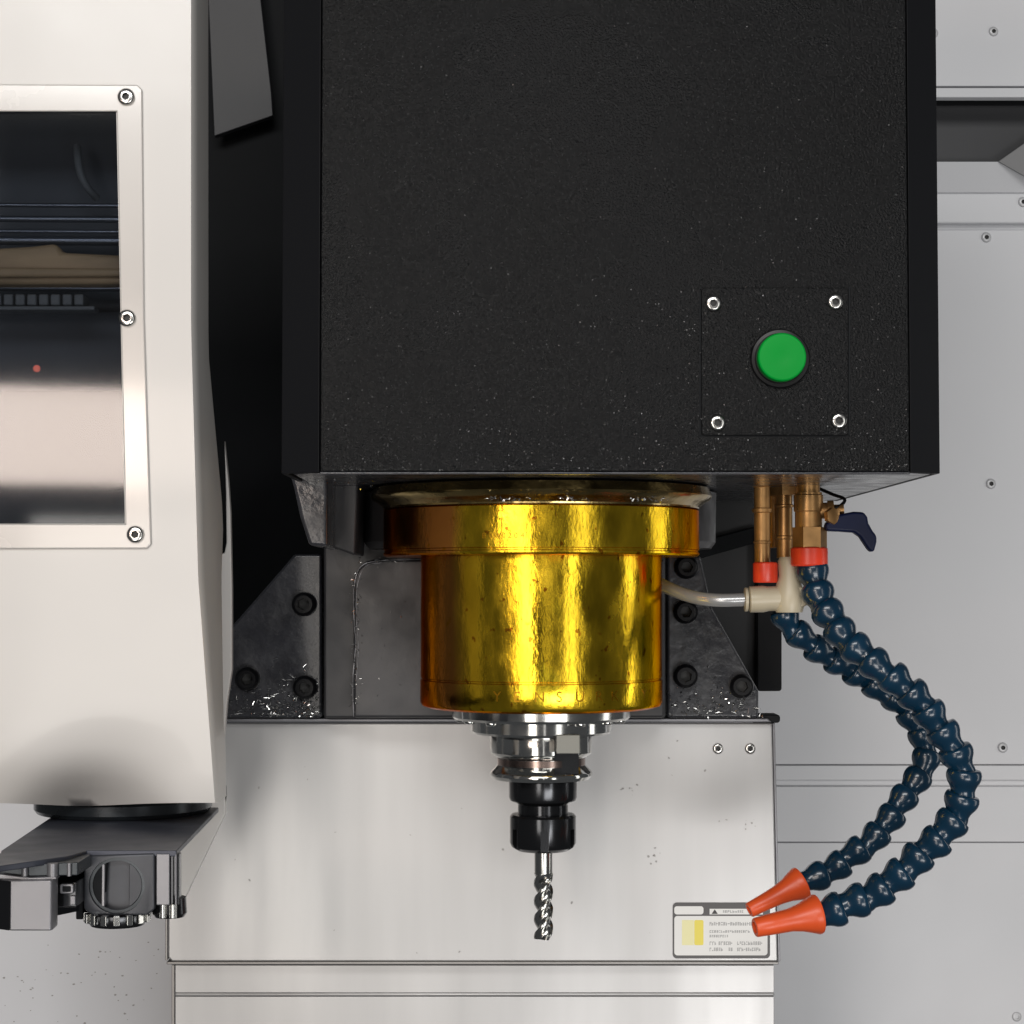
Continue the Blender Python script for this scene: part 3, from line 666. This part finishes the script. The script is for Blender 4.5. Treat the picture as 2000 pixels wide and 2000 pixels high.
obj("jaw_spacer", front(rect(136, 147, 1750, 1768), YJ+12, 4), 'jaw', arm, bevel=.5)

# ================================================================ chips and droplets, with glint flakes added on the collar lip
bm = bmesh.new()
def flake(u, v, Y, s):
    p = Vector(at(u, v, Y)); q = Matrix.Rotation(random.uniform(0, 6.28), 3, Vector((random.random()-.5, random.random()-.5, random.random()-.5)))
    k = random.choice((1, 1, 1.6, 2.6)); w = s*.5/k
    pts = [Vector((-s*k, -w, 0)), Vector((s*k, -w*.7, .1*s)), Vector((s*k*.8, w, .35*s)), Vector((-s*k*.6, w, .1*s))]
    vv = [bm.verts.new(p+q @ x) for x in pts]; top_ = bm.verts.new(p+q @ Vector((0, 0, s*.5)))
    bm.faces.new(vv)
    for i in range(4): bm.faces.new((vv[i], vv[(i+1) % 4], top_))
for _ in range(620):
    v = 1400-abs(random.gauss(0, 34)); u = random.choice((random.uniform(445, 628), random.uniform(520, 628), random.uniform(1306, 1480)))
    if v > 1230 and (u > 520 or v > 1300) and not (u > 1430 and v < 1360): flake(u, v, 94.5, random.uniform(.35, 1.3))
for _ in range(150):
    u = random.gauss(692, 5)+(3 if random.random() < .5 else 0); v = random.uniform(1110, 1400)
    flake(u, v, 58.5, random.uniform(.25, .8))
for _ in range(50): flake(random.uniform(700, 800), random.gauss(1096, 3), 58.5, random.uniform(.3, .9))
for _ in range(40): flake(random.uniform(690, 900), random.uniform(1105, 1390), 59, random.uniform(.2, .6))
for _ in range(90): flake(random.uniform(1150, 1500), 1402-abs(random.gauss(0, 4)), 97, random.uniform(.3, 1))
for _ in range(60): flake(random.uniform(575, 740), random.gauss(943, 6), -62 if random.random() < .3 else -110, random.uniform(.2, .6))
for u0, u1 in ((935, 1035), (1090, 1150), (1230, 1305)):  # flakes added here to imitate the highlights along the collar lip
    for _ in range(34):
        u = random.uniform(u0, u1); v = random.gauss(975, 3); x = (u-1056.5)/3.4
        flake(u, v, -math.sqrt(max(1, 107.0**2-x*x))-.3, random.uniform(.4, 1.1))
for _ in range(26): flake(random.uniform(1335, 1375), random.gauss(972, 6), -40, random.uniform(.3, .8))
o = obj("metal_chips", bm, 'chip'); o['kind'] = 'stuff'; o['label'] = "tiny bright metal chips and droplets stuck to the casting"
